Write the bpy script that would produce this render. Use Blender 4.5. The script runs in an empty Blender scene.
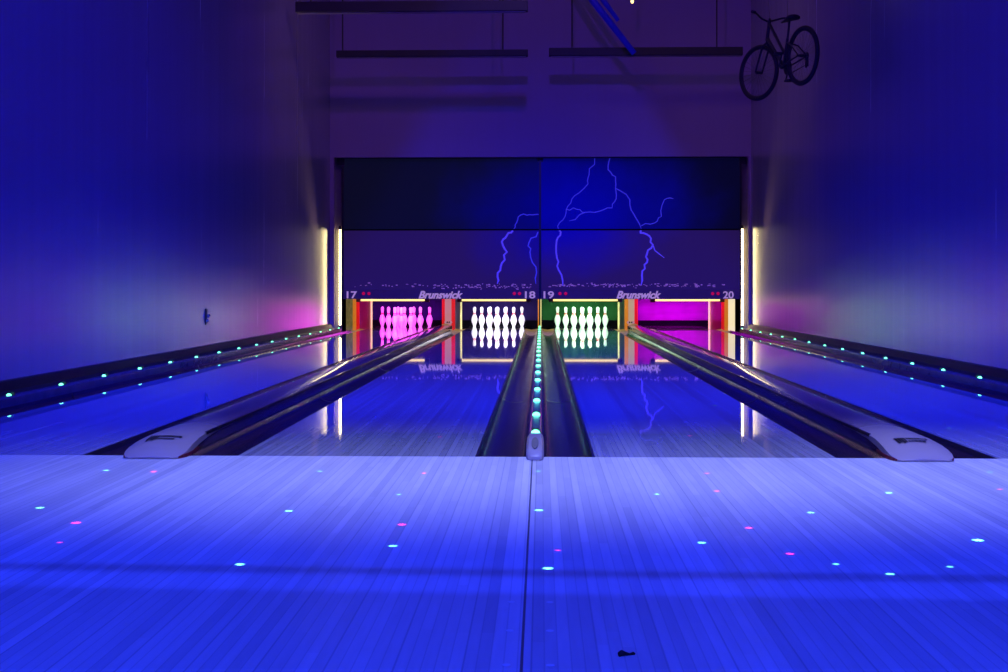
import bpy, bmesh, math, random
from mathutils import Vector, Matrix
R = math.radians
rnd = random.Random(7)
S = bpy.context.scene
COL = S.collection

# ------------------------------------------------------------------ measures (metres)
FOUL = 5.76                      # camera stands at y = 0
A, LW, B = 0.267, 1.0668, 0.715  # half centre division, lane width, ball-return division
GW = 0.235
XE = A + LW + B + LW             # outer lane edge 3.1156
WALLX = 3.53
BACK_Y = 21.64
MASK_Y = 21.85
LANES = {17: -(A + LW + B + LW / 2), 18: -(A + LW / 2), 19: A + LW / 2, 20: A + LW + B + LW / 2}
DIVX = A + LW + B / 2            # 1.691
HEAD = FOUL + 18.288
CEIL = 7.6

# ------------------------------------------------------------------ materials
def nodes_of(m):
    m.use_nodes = True
    return m.node_tree.nodes, m.node_tree.links

def mat(name, base, rough=.5, metal=0., spec=.5, emit=None, es=0., coat=0., ior=1.5, noise=0., nscale=(8, 8, 8)):
    m = bpy.data.materials.new(name)
    n, l = nodes_of(m)
    p = n['Principled BSDF']
    p.inputs['Roughness'].default_value = rough
    p.inputs['Metallic'].default_value = metal
    p.inputs['IOR'].default_value = ior
    p.inputs['Specular IOR Level'].default_value = spec
    p.inputs['Coat Weight'].default_value = coat
    p.inputs['Coat Roughness'].default_value = .05
    p.inputs['Base Color'].default_value = (*base, 1)
    if noise:
        tc = n.new('ShaderNodeTexCoord'); mp = n.new('ShaderNodeMapping'); mp.inputs['Scale'].default_value = nscale
        nt = n.new('ShaderNodeTexNoise'); nt.inputs['Scale'].default_value = 1.; nt.inputs['Detail'].default_value = 4
        rp = n.new('ShaderNodeValToRGB')
        lo = tuple(max(0, c * (1 - noise)) for c in base); hi = tuple(min(1, c * (1 + noise)) for c in base)
        rp.color_ramp.elements[0].position = .3; rp.color_ramp.elements[0].color = (*lo, 1)
        rp.color_ramp.elements[1].position = .7; rp.color_ramp.elements[1].color = (*hi, 1)
        l.new(tc.outputs['Object'], mp.inputs[0]); l.new(mp.outputs[0], nt.inputs['Vector'])
        l.new(nt.outputs['Fac'], rp.inputs[0]); l.new(rp.outputs[0], p.inputs['Base Color'])
    if emit:
        p.inputs['Emission Color'].default_value = (*emit, 1)
        p.inputs['Emission Strength'].default_value = es
    return m

def math_node(n, l, op, a, b=None, c=None, clamp=False):
    k = n.new('ShaderNodeMath'); k.operation = op; k.use_clamp = clamp
    for i, v in enumerate((a, b, c)):
        if v is None: continue
        if isinstance(v, (int, float)): k.inputs[i].default_value = v
        else: l.new(v, k.inputs[i])
    return k.outputs[0]

def board_mat(name, base, var, rough, joint, length, spec=.5, bw=LW / 39, edge=.0, seam=False, ior=1.5, coat=0.):
    """narrow boards running along y, each with its own shade"""
    m = bpy.data.materials.new(name)
    n, l = nodes_of(m); p = n['Principled BSDF']
    g = n.new('ShaderNodeNewGeometry'); sx = n.new('ShaderNodeSeparateXYZ'); l.new(g.outputs['Position'], sx.inputs[0])
    M = lambda *a, **k: math_node(n, l, *a, **k)
    u = M('DIVIDE', M('ADD', sx.outputs[0], 50.0 * bw + A), bw)
    i = M('FLOOR', u); f = M('FRACT', u)
    w1 = n.new('ShaderNodeTexWhiteNoise'); w1.noise_dimensions = '1D'; l.new(i, w1.inputs['W'])
    v = M('ADD', M('DIVIDE', sx.outputs[1], length), M('MULTIPLY', w1.outputs['Value'], 7.3))
    j = M('FLOOR', v)
    cmb = n.new('ShaderNodeCombineXYZ'); l.new(i, cmb.inputs[0]); l.new(j, cmb.inputs[1])
    w2 = n.new('ShaderNodeTexWhiteNoise'); w2.noise_dimensions = '2D'; l.new(cmb.outputs[0], w2.inputs['Vector'])
    # groups of three boards share a tone, so that the strips read from afar
    w3 = n.new('ShaderNodeTexWhiteNoise'); w3.noise_dimensions = '1D'; l.new(M('FLOOR', M('DIVIDE', i, 3.0)), w3.inputs['W'])
    tone = M('ADD', M('MULTIPLY', w1.outputs['Value'], .45), M('ADD', M('MULTIPLY', w2.outputs['Value'], .25), M('MULTIPLY', w3.outputs['Value'], .3)))
    shade = M('ADD', 1 - var, M('MULTIPLY', tone, 2 * var))
    gap = M('MINIMUM', f, M('SUBTRACT', 1.0, f))
    gl = M('ADD', 1 - joint, M('MULTIPLY', M('MULTIPLY', gap, 12.0, clamp=True), joint))
    # every fifth board edge is a wider joint
    fifth = M('LESS_THAN', M('FRACT', M('DIVIDE', i, 5.0)), .1)
    near0 = M('LESS_THAN', f, .12)
    gl2 = M('SUBTRACT', 1.0, M('MULTIPLY', M('MULTIPLY', fifth, near0), joint * .9))
    tot = M('MULTIPLY', shade, M('MULTIPLY', gl, gl2))
    if seam:
        s0 = M('LESS_THAN', M('ABSOLUTE', M('ADD', sx.outputs[0], .012)), .003)
        tot = M('MULTIPLY', tot, M('SUBTRACT', 1.0, M('MULTIPLY', s0, .8)))
    nt = n.new('ShaderNodeTexNoise'); nt.inputs['Scale'].default_value = 3.; nt.inputs['Detail'].default_value = 5
    mp = n.new('ShaderNodeMapping'); mp.inputs['Scale'].default_value = (20, 1.5, 1)
    l.new(g.outputs['Position'], mp.inputs[0]); l.new(mp.outputs[0], nt.inputs['Vector'])
    tot = M('MULTIPLY', tot, M('ADD', .88, M('MULTIPLY', nt.outputs['Fac'], .24)))
    mx = n.new('ShaderNodeMixRGB'); mx.blend_type = 'MULTIPLY'; mx.inputs[0].default_value = 1
    mx.inputs[1].default_value = (*base, 1)
    cc = n.new('ShaderNodeCombineXYZ')
    for k in range(3): l.new(tot, cc.inputs[k])
    l.new(cc.outputs[0], mx.inputs[2]); l.new(mx.outputs[0], p.inputs['Base Color'])
    p.inputs['Roughness'].default_value = rough; p.inputs['Specular IOR Level'].default_value = spec; p.inputs['IOR'].default_value = ior; p.inputs['Coat Weight'].default_value = coat; p.inputs['Coat Roughness'].default_value = .02
    if edge:
        l.new(M('ADD', rough, M('MULTIPLY', nt.outputs['Fac'], edge)), p.inputs['Roughness'])
    return m

ANISO_ROT = .25
def wall_mat(name, base, rough, streak=.12, aniso=0.):
    """satin paint with faint vertical streaks"""
    m = bpy.data.materials.new(name)
    n, l = nodes_of(m); p = n['Principled BSDF']
    M = lambda *a, **k: math_node(n, l, *a, **k)
    g = n.new('ShaderNodeNewGeometry'); mp = n.new('ShaderNodeMapping'); mp.inputs['Scale'].default_value = (6, 6, .12)
    nt = n.new('ShaderNodeTexNoise'); nt.inputs['Scale'].default_value = 1.; nt.inputs['Detail'].default_value = 6; nt.inputs['Roughness'].default_value = .65
    l.new(g.outputs['Position'], mp.inputs[0]); l.new(mp.outputs[0], nt.inputs['Vector'])
    sh = M('ADD', 1 - streak, M('MULTIPLY', nt.outputs['Fac'], 2 * streak))
    cc = n.new('ShaderNodeCombineXYZ')
    for k in range(3): l.new(M('MULTIPLY', sh, base[k]), cc.inputs[k])
    l.new(cc.outputs[0], p.inputs['Base Color'])
    l.new(M('ADD', rough - .07, M('MULTIPLY', nt.outputs['Fac'], .14)), p.inputs['Roughness'])
    if aniso:
        p.inputs['Anisotropic'].default_value = aniso
        tg = n.new('ShaderNodeTangent'); tg.direction_type = 'RADIAL'; tg.axis = 'Z'
        l.new(tg.outputs[0], p.inputs['Tangent']); p.inputs['Anisotropic Rotation'].default_value = ANISO_ROT
        p.inputs['IOR'].default_value = 2.3
    return m

def mural_mat(name, lo, hi, cx, cz, rx, rz, emit):
    """night sky print: glow around one point of the mask, darker away from it"""
    m = bpy.data.materials.new(name)
    n, l = nodes_of(m); p = n['Principled BSDF']
    M = lambda *a, **k: math_node(n, l, *a, **k)
    g = n.new('ShaderNodeNewGeometry'); sx = n.new('ShaderNodeSeparateXYZ'); l.new(g.outputs['Position'], sx.inputs[0])
    dx = M('DIVIDE', M('SUBTRACT', sx.outputs[0], cx), rx); dz = M('DIVIDE', M('SUBTRACT', sx.outputs[2], cz), rz)
    d = M('SQRT', M('ADD', M('MULTIPLY', dx, dx), M('MULTIPLY', dz, dz)))
    nt = n.new('ShaderNodeTexNoise'); nt.inputs['Scale'].default_value = 1.6; nt.inputs['Detail'].default_value = 5
    l.new(g.outputs['Position'], nt.inputs['Vector'])
    t = M('ADD', d, M('MULTIPLY', M('SUBTRACT', nt.outputs['Fac'], .5), .5), clamp=True)
    rp = n.new('ShaderNodeValToRGB'); rp.color_ramp.interpolation = 'EASE'
    rp.color_ramp.elements[0].color = (*hi, 1); rp.color_ramp.elements[1].color = (*lo, 1)
    l.new(t, rp.inputs[0])
    l.new(rp.outputs[0], p.inputs['Base Color']); l.new(rp.outputs[0], p.inputs['Emission Color'])
    p.inputs['Emission Strength'].default_value = emit
    p.inputs['Roughness'].default_value = .75; p.inputs['Specular IOR Level'].default_value = .15
    return m

MT = dict(
    approach=board_mat('approach_boards', (.80, .76, .74),   .24, .30, .24, 1.1, spec=.28, edge=.08, seam=True),
    lane=board_mat('lane_boards', (.58, .56, .60), .30, .03, .3, 1.6, spec=.5, ior=1.6, coat=.35),
    deck=mat('pin_deck', (.75, .72, .7), .05, coat=1., noise=.06),
    tail=mat('tail_strip', (.85, .62, .3), .2, noise=.1, nscale=(3, 40, 40)),
    wall=wall_mat('wall_paint', (.22, .19, .27), .25, aniso=.68),
    back=wall_mat('back_wall_paint', (.29, .19, .34), .75, .06),
    ceil=mat('ceiling_paint', (.03, .03, .035), .9, noise=.2),
    slab=mat('dark_subfloor', (.012, .011, .014), .7, noise=.3),
    gutter=mat('gutter_plastic', (.020, .014, .028), .2, spec=.4, noise=.25, nscale=(6, 1, 6)),
    gold=mat('brass_sheet_glow', (.80, .56, .16), .3, emit=(.8, .5, .12), es=.22, noise=.15),  # faint glow added to the brass in place of reflected light
    cap=mat('capping_gloss', (.15, .085, .13), .2, coat=.5, noise=.15),
    nose=mat('nose_plastic', (.40, .34, .36), .32, noise=.05),
    red=mat('dark_red_plastic', (.16, .006, .012), .35, noise=.1),
    ink=mat('dark_ink', (.012, .01, .014), .5, noise=.1),
    black=mat('black_plastic', (.006, .006, .007), .45, noise=.2),
    blackgloss=mat('black_gloss', (.008, .007, .009), .2, noise=.2),
    rail=mat('mask_rail_black', (.006, .005, .006), .4, noise=.2),
    strip=mat('mask_strip', (.035, .022, .06), .5, emit=(.03, .008, .07), es=.30, noise=.15),
    letter=mat('pale_print', (.75, .45, .5), .5, emit=(.58, .38, .50), es=.45, noise=.03),
    reddot=mat('red_indicator', (.3, .01, .02), .4, emit=(.55, .0, .03), es=.7, noise=.05),
    bolt=mat('lightning_print', (.2, .13, .7), .6, emit=(.10, .06, .75), es=.5, noise=.05),
    boltdim=mat('dim_lightning_print', (.08, .07, .5), .6, emit=(.035, .03, .62), es=.55, noise=.05),
    boltfaint=mat('faint_lightning_print', (.1, .1, .6), .6, emit=(.03, .025, .42), es=.8, noise=.05),
    city=mat('city_light_print', (.5, .3, .5), .6, emit=(.34, .14, .32), es=.4, noise=.3, nscale=(30, 30, 30)),
    pin=mat('pin_white', (.86, .85, .84), .28, spec=.3, noise=.02),
    pinred=mat('pin_band_red', (.55, .004, .008), .6, spec=.0, noise=.05),
    kpink=mat('kickback_pink', (.75, .42, .45), .45, emit=(.75, .28, .34), es=.55, noise=.08),  # most kickback colours below emit a little, light painted into the panels
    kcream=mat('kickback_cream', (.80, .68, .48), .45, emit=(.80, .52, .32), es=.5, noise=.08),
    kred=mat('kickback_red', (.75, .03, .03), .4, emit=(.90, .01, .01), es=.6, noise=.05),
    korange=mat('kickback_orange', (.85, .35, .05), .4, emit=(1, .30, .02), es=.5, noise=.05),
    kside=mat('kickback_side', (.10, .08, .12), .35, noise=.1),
    ksidereflect=mat('kickback_side_reflector', (.75, .72, .74), .35, noise=.1),  # paler on faces turned away, added to bounce deck light onto the walls
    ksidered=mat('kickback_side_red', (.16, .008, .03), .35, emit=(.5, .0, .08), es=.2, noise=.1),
    kolive=mat('kickback_olive', (.36, .30, .10), .5, emit=(.36, .28, .08), es=.30, noise=.5, nscale=(30, 6, 12)),  # yellow light on the panel put in as glow
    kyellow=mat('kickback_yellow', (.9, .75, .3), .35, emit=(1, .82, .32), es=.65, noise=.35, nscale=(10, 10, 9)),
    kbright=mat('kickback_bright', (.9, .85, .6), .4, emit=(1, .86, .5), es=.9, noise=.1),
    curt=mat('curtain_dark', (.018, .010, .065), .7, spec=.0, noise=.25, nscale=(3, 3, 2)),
    curtgreen=mat('curtain_green_light', (.022, .085, .030), .7, spec=.0, noise=.25, nscale=(3, 3, 2)),  # green of the deck light painted into the dark cloth
    curtmag=mat('curtain_magenta_light', (.22, .02, .25), .5, spec=.1, noise=.4, nscale=(.6, 1, 3)),  # magenta light and its uneven brightness painted into the cloth colour
    cushion=mat('pit_cushion', (.004, .003, .006), .9, spec=.0, noise=.2),
    tube=mat('tube_glow', (1, .95, .8), .4, emit=(1., .78, .36), es=14., noise=.01),
    decktube=mat('deck_tube', (1, .9, .6), .4, emit=(1., .70, .22), es=1.6, noise=.01),
    fixture=mat('fixture_grey', (.22, .20, .17), .5, noise=.1),
    led=mat('led_glow', (.5, 1, .7), .3, emit=(.16, 1., .32), es=3.5, noise=.01),
    track=mat('led_track', (.10, .10, .11), .22, noise=.15),
    bike=mat('bike_paint', (.012, .010, .03), .5, noise=.2),
    tire=mat('bike_tire', (.008, .008, .02), .8, noise=.2),
    bar=mat('bar_black', (.012, .010, .016), .6, noise=.2),
    wire=mat('wire_black', (.01, .01, .012), .5, noise=.1),
    bluelitpipe=mat('blue_lit_pipe', (.02, .02, .25), .5, emit=(.0, .0, .20), es=.5, noise=.3, nscale=(10, 10, 4)),  # blue light on the pole painted in as colour and glow
    lamp=mat('small_lamp', (1, .8, .4), .4, emit=(1, .72, .2), es=3, noise=.01),
    chrome=mat('chrome', (.7, .7, .72), .2, metal=1, noise=.05),
    dot=mat('inlay_pale', (.95, .95, .95), .4, noise=.03),
    crumb=mat('dark_crumb', (.01, .01, .015), .7, noise=.3),
)

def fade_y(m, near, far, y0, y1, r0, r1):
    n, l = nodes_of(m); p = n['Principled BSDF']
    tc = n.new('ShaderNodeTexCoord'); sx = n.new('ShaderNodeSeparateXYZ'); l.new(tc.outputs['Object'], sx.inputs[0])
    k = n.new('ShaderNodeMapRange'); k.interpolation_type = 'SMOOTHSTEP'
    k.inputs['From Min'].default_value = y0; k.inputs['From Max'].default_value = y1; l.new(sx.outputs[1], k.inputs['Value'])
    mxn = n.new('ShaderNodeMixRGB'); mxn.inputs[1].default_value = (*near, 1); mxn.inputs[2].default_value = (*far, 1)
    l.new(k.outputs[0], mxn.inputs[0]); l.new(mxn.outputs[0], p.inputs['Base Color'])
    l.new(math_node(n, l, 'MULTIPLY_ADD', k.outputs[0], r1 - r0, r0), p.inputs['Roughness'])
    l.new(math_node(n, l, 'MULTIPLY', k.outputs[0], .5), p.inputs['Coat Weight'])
MT['nosefade'] = mat('nose_plastic_light_fade', (.4, .3, .3))  # light falling off from nose to cover, painted into the colour
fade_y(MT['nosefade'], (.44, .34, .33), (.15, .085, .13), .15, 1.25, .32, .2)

# ------------------------------------------------------------------ mesh helpers
class MB:
    def __init__(s): s.bm = bmesh.new()
    def box(s, x0, x1, y0, y1, z0, z1, bev=0.):
        vs = [s.bm.verts.new(p) for p in ((x0,y0,z0),(x1,y0,z0),(x1,y1,z0),(x0,y1,z0),(x0,y0,z1),(x1,y0,z1),(x1,y1,z1),(x0,y1,z1))]
        fs = [s.bm.faces.new([vs[i] for i in f]) for f in ((3,2,1,0),(4,5,6,7),(0,1,5,4),(1,2,6,5),(2,3,7,6),(3,0,4,7))]
        if bev:
            es = {e for f in fs for e in f.edges}
            bmesh.ops.bevel(s.bm, geom=list(es), offset=bev, segments=2, affect='EDGES', profile=.5)
        return s
    def quad(s, *pts):
        s.bm.faces.new([s.bm.verts.new(p) for p in pts]); return s
    def loft(s, rings, closed=True, cap=True):
        vr = [[s.bm.verts.new(p) for p in r] for r in rings]
        k = len(rings[0])
        for a, b in zip(vr, vr[1:]):
            for i in range(k if closed else k - 1):
                j = (i + 1) % k
                s.bm.faces.new((a[i], a[j], b[j], b[i]))
        if cap and closed:
            s.bm.faces.new(vr[0][::-1]); s.bm.faces.new(vr[-1])
        return s
    def lathe(s, prof, c=(0,0,0), seg=20, axis='Z'):
        rings = []
        for r, z in prof:
            ring = []
            for i in range(seg):
                t = 2 * math.pi * i / seg
                a, b = r * math.cos(t), r * math.sin(t)
                q = (a, b, z) if axis == 'Z' else ((a, z, b) if axis == 'Y' else (z, a, b))
                ring.append((c[0]+q[0], c[1]+q[1], c[2]+q[2]))
            rings.append(ring)
        return s.loft(rings)
    def tube(s, pts, r, seg=8, closed=False):
        pts = [Vector(p) for p in pts]; n = len(pts)
        rings = []
        prev = None
        for i, p in enumerate(pts):
            if closed: d = pts[(i+1) % n] - pts[i-1]
            else: d = pts[min(i+1, n-1)] - pts[max(i-1, 0)]
            d.normalize()
            if prev is None:
                u = d.cross(Vector((0,0,1)) if abs(d.z) < .9 else Vector((1,0,0))).normalized()
            else:
                u = (prev - d * prev.dot(d)).normalized()
            prev = u; v = d.cross(u)
            rr = r[i] if isinstance(r, (list, tuple)) else r
            rings.append([p + (u*math.cos(2*math.pi*k/seg) + v*math.sin(2*math.pi*k/seg)) * rr for k in range(seg)])
        if closed:
            rings.append(rings[0]); return s.loft(rings, cap=False)
        return s.loft(rings)
    def build(s, name, m, parent=None, smooth=False, bevel=0.):
        bmesh.ops.remove_doubles(s.bm, verts=s.bm.verts, dist=1e-5)
        bmesh.ops.recalc_face_normals(s.bm, faces=s.bm.faces)
        me = bpy.data.meshes.new(name); s.bm.to_mesh(me); s.bm.free()
        me.materials.append(m)
        if smooth:
            for f in me.polygons: f.use_smooth = True
        o = bpy.data.objects.new(name, me); COL.objects.link(o)
        if parent is not None:
            o.parent = parent
            o.location = -parent.location if False else o.location
        if bevel:
            b = o.modifiers.new('bev', 'BEVEL'); b.width = bevel; b.segments = 2
        if smooth == 'auto':
            set_smooth_by_angle(me)
        return o

def set_smooth_by_angle(me, ang=R(40)):
    bm = bmesh.new(); bm.from_mesh(me)
    for e in bm.edges:
        e.smooth = len(e.link_faces) == 2 and e.calc_face_angle(0) < ang
    bm.to_mesh(me); bm.free()

def tag(o, label=None, cat=None, group=None, kind=None):
    for k, v in (('label', label), ('category', cat), ('group', group), ('kind', kind)):
        if v: o[k] = v
    return o

def thing(name, label, cat, loc=(0,0,0), rz=0., group=None):
    o = bpy.data.objects.new(name, None); COL.objects.link(o)
    o.location = loc; o.rotation_euler = (0, 0, rz); o.empty_display_size = .1
    return tag(o, label, cat, group)

def copy_tree(o, parent=None):
    c = o.copy(); COL.objects.link(c)
    if parent is not None: c.parent = parent
    for ch in list(o.children): copy_tree(ch, c)
    return c

def struct(o): o['kind'] = 'structure'; return o

# ------------------------------------------------------------------ setting
struct(MB().box(-WALLX, WALLX, -4, FOUL - .004, -.12, 0).build('floor', MT['approach']))
struct(MB().box(-WALLX - .22, WALLX + .22, FOUL - .004, 26.4, -.40, -.14).build('trim_1', MT['slab']))
for sg, nm in ((-1, 'left'), (1, 'right')):
    w = MB(); a_, b_ = sorted((sg * WALLX, sg * (WALLX + .25))); w.box(a_, b_, -4, BACK_Y, -.4, CEIL)
    a_, b_ = sorted((sg * (WALLX + .22), sg * (WALLX + .30))); w.box(a_, b_, BACK_Y, 26.4, -.4, 3.2)
    struct(w.build('wall_' + nm, MT['wall']))
struct(MB().box(-WALLX - .25, WALLX + .25, -4, 26.4, CEIL, CEIL + .15).build('ceiling', MT['ceil']))
w = MB(); HZ = .757 - (156.8 - 287.1) * BACK_Y / 1290
w.box(-WALLX - .2, WALLX + .2, BACK_Y, BACK_Y + .12, HZ, CEIL)
w.box(-WALLX - .2, -3.465, BACK_Y, BACK_Y + .12, -.14, HZ); w.box(3.49, WALLX + .2, BACK_Y, BACK_Y + .12, -.14, HZ)
struct(w.build('wall_back', MT['back']))
struct(MB().box(-WALLX - .22, WALLX + .22, 26.2, 26.4, -.14, 3.2).build('wall_pit', MT['slab']))

fl = bpy.data.objects['floor']
for px, py in ((511.5, 602), (550, 602), (510, 630.5), (550, 630.5), (506.5, 665), (550.5, 665)):      # inlaid approach dots
    yd = .757 * 1290 / (py - 287.1); xd = .027 + (px - 541.2) / 1290 * yd * 1.0
    MB().lathe([(.0001, 0), (.009, 0), (.009, .0008), (.0001, .0008)], (xd, yd, 0), 14).build('inlaid_dot', MT['dot'], fl)

# ------------------------------------------------------------------ lanes
lane_lbl = {17: 'glossy bowling lane under number 17, beside the left wall gutter',
            18: 'glossy bowling lane under number 18, leading to the white-lit pins',
            19: 'glossy bowling lane under number 19, leading to the green-lit pins',
            20: 'glossy bowling lane under number 20, leading to the empty magenta pin deck'}
DECK0 = 23.25
for k, xc in LANES.items():
    t = thing('bowling_lane', lane_lbl[k], 'bowling lane', (xc, FOUL, 0), group='bowling lanes')
    L = LW / 2
    MB().box(-L, L, 0, DECK0 - FOUL, -.13, 0).build('lane_bed', MT['lane'], t)
    MB().box(-L, L, DECK0 - FOUL, DECK0 - FOUL + .07, -.13, .0015).build('tail_strip', MT['tail'], t)
    MB().box(-L, L, DECK0 - FOUL + .07, 25.25 - FOUL, -.13, .0005).build('pin_deck', MT['deck'], t)

# ------------------------------------------------------------------ gutters
gut_lbl = {(17,-1): 'dark plastic gutter between lane 17 and the left wall lights', (17,1): 'dark gutter on the right of lane 17, behind the ball return cover',
           (18,-1): 'dark gutter between the left ball return cover and lane 18', (18,1): 'dark gutter between lane 18 and the middle strip of lights',
           (19,-1): 'dark gutter between the middle strip of lights and lane 19', (19,1): 'dark gutter between lane 19 and the right ball return cover',
           (20,-1): 'dark gutter on the left of lane 20, behind the ball return cover', (20,1): 'dark plastic gutter between lane 20 and the right wall lights'}
g0 = None
def make_gutter(label):
    t = thing('lane_gutter', label, 'gutter', (0, FOUL, 0), group='lane gutters')
    h = GW / 2 - .0012; n = 14
    prof = [(-h, -.13), (-h, -.002), (-h + .008, -.002)]
    prof += [((h - .01) * -math.cos(math.pi * i / n), -.006 - .058 * math.sin(math.pi * i / n) ** .8) for i in range(n + 1)]
    prof += [(h - .008, -.002), (h, -.002), (h, -.13)]
    ys = [0, .01] + [3.0 * i for i in range(1, 6)] + [16.0, 17.0]
    def deep(z, y): return z if z > -.004 or z < -.12 else z * (1 + .55 * max(0, (y - 12) / 5))
    MB().loft([[(x, y, deep(z, y)) for x, z in prof] for y in ys]).build('trough', MT['gutter'], t, smooth='auto')
    for y in (3.4, 6.8, 10.2):      # joints between the trough lengths
        MB().loft([[(x, yy, z + .0015) for x, z in prof[3:-3]] for yy in (y, y + .02)], closed=False).build('joint_strap', MT['black'], t, smooth='auto')
    # brass-rimmed mouth where the gutter meets the pin deck
    rim = MB(); rim.tube([((h - .019) * -math.cos(math.pi * i / 16), 17.03, -.008 - .092 * math.sin(math.pi * i / 16) ** .8) for i in range(17)], .016, 8)
    rim.build('mouth_rim', MT['gold'], t, smooth=True)
    m = MB(); m.loft([[(-h * .96, y, -.10), (h * .96, y, -.10), (h * .96, y, z), (0, y, z - .018), (-h * .96, y, z)] for y, z in ((17.25, -.028), (17.9, -.02), (18.1, -.012))])
    m.build('brass_mouth', MT['gold'], t, smooth='auto')
    return t
for (k, s), lb in gut_lbl.items():
    if g0 is None: g0 = t = make_gutter(lb)
    else: t = copy_tree(g0); t['label'] = lb
    t.location.x = LANES[k] + s * (LW + GW) / 2

# ------------------------------------------------------------------ light strips between and beside the lanes
def make_strip(label, wd, zt, end):
    t = thing('lane_light_strip', label, 'light strip', (0, FOUL, 0), group='lane light strips')
    h = wd / 2
    MB().loft([[(-h, y, -.13), (-h, y, zt - .012), (-h + .010, y, zt), (h - .010, y, zt), (h, y, zt - .012), (h, y, -.13)] for y in (.02, 17.9 if end else 15.95)]).build('track', MT['track'], t)
    q = 1. if end else .72
    for i in range(20 if end else 18):
        y = 6.38 + .9 * i - FOUL
        hs = MB(); hs.loft([[(-.021, y + .030, zt - .002), (.021, y + .030, zt - .002), (.017, y + .030, zt + .022), (-.017, y + .030, zt + .022)],
                            [(-.021, y + .085, zt - .002), (.021, y + .085, zt - .002), (.012, y + .085, zt + .004), (-.012, y + .085, zt + .004)]])
        hs_o = hs.build('led_light', MT['black'], t)  # black wedge added behind the lens to block its light on that side
        d = MB(); d.lathe([(.0001, .024), (.009, .022), (.017, .015), (.0215, .005), (.0215, -.003), (.0001, -.003)][::-1], (0, y, zt), 14)
        for v in d.bm.verts: v.co = Vector((v.co.x * q, y + (v.co.y - y) * 1.2 * q, zt + (v.co.z - zt) * .75 * q))
        d.build('lens', MT['led'], hs_o, smooth=True)
    if end:
        e = MB(); rings = []
        for y, w_, z in ((-.13, .024, .018), (-.115, .034, .032), (-.06, .039, .046), (.10, .040, .058), (.30, .039, .062), (.44, .036, .056)):
            rings.append([(-w_, y, .003), (w_, y, .003), (w_, y, z * .75), (w_ * .75, y, z), (-w_ * .75, y, z), (-w_, y, z * .75)])
        e.loft(rings); eo = e.build('end_cap', MT['nose'], t, smooth='auto')
        eo['label'] = 'light grey plastic end cap'
        b = MB(); b.lathe([(.0001, 0), (.02, 0), (.02, .004), (.014, .006), (.0001, .006)], (0, 0, 0), 18)
        for v in b.bm.verts: v.co = Vector((v.co.x * .8, v.co.y * 6.5 + .05, v.co.z + .0540 + v.co.y * .45))
        b.build('oval_inset', MT['fixture'], eo, smooth='auto')
    return t
make_strip('middle strip of round green lights between lanes 18 and 19', .062, .035, True)
SX = XE + GW + .035
for s, lb in ((-1, 'strip of small green lights along the left wall beside lane 17'), (1, 'strip of small green lights along the right wall beside lane 20')):
    t = make_strip(lb, .066, .062, False); t.location.x = s * SX

for s, nm in ((-1, 'left'), (1, 'right')):
    x0 = SX + .034
    m = MB()
    m.loft([[(s * x0, y, -.13), (s * x0, y, .050), (s * (x0 + .05), y, .072), (s * (WALLX - .052), y, .076), (s * (WALLX - .03), y, .135), (s * WALLX, y, .140), (s * WALLX, y, -.13)] for y in (FOUL - .0, BACK_Y)])
    struct(m.build('baseboard_' + nm, MT['black']))

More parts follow.
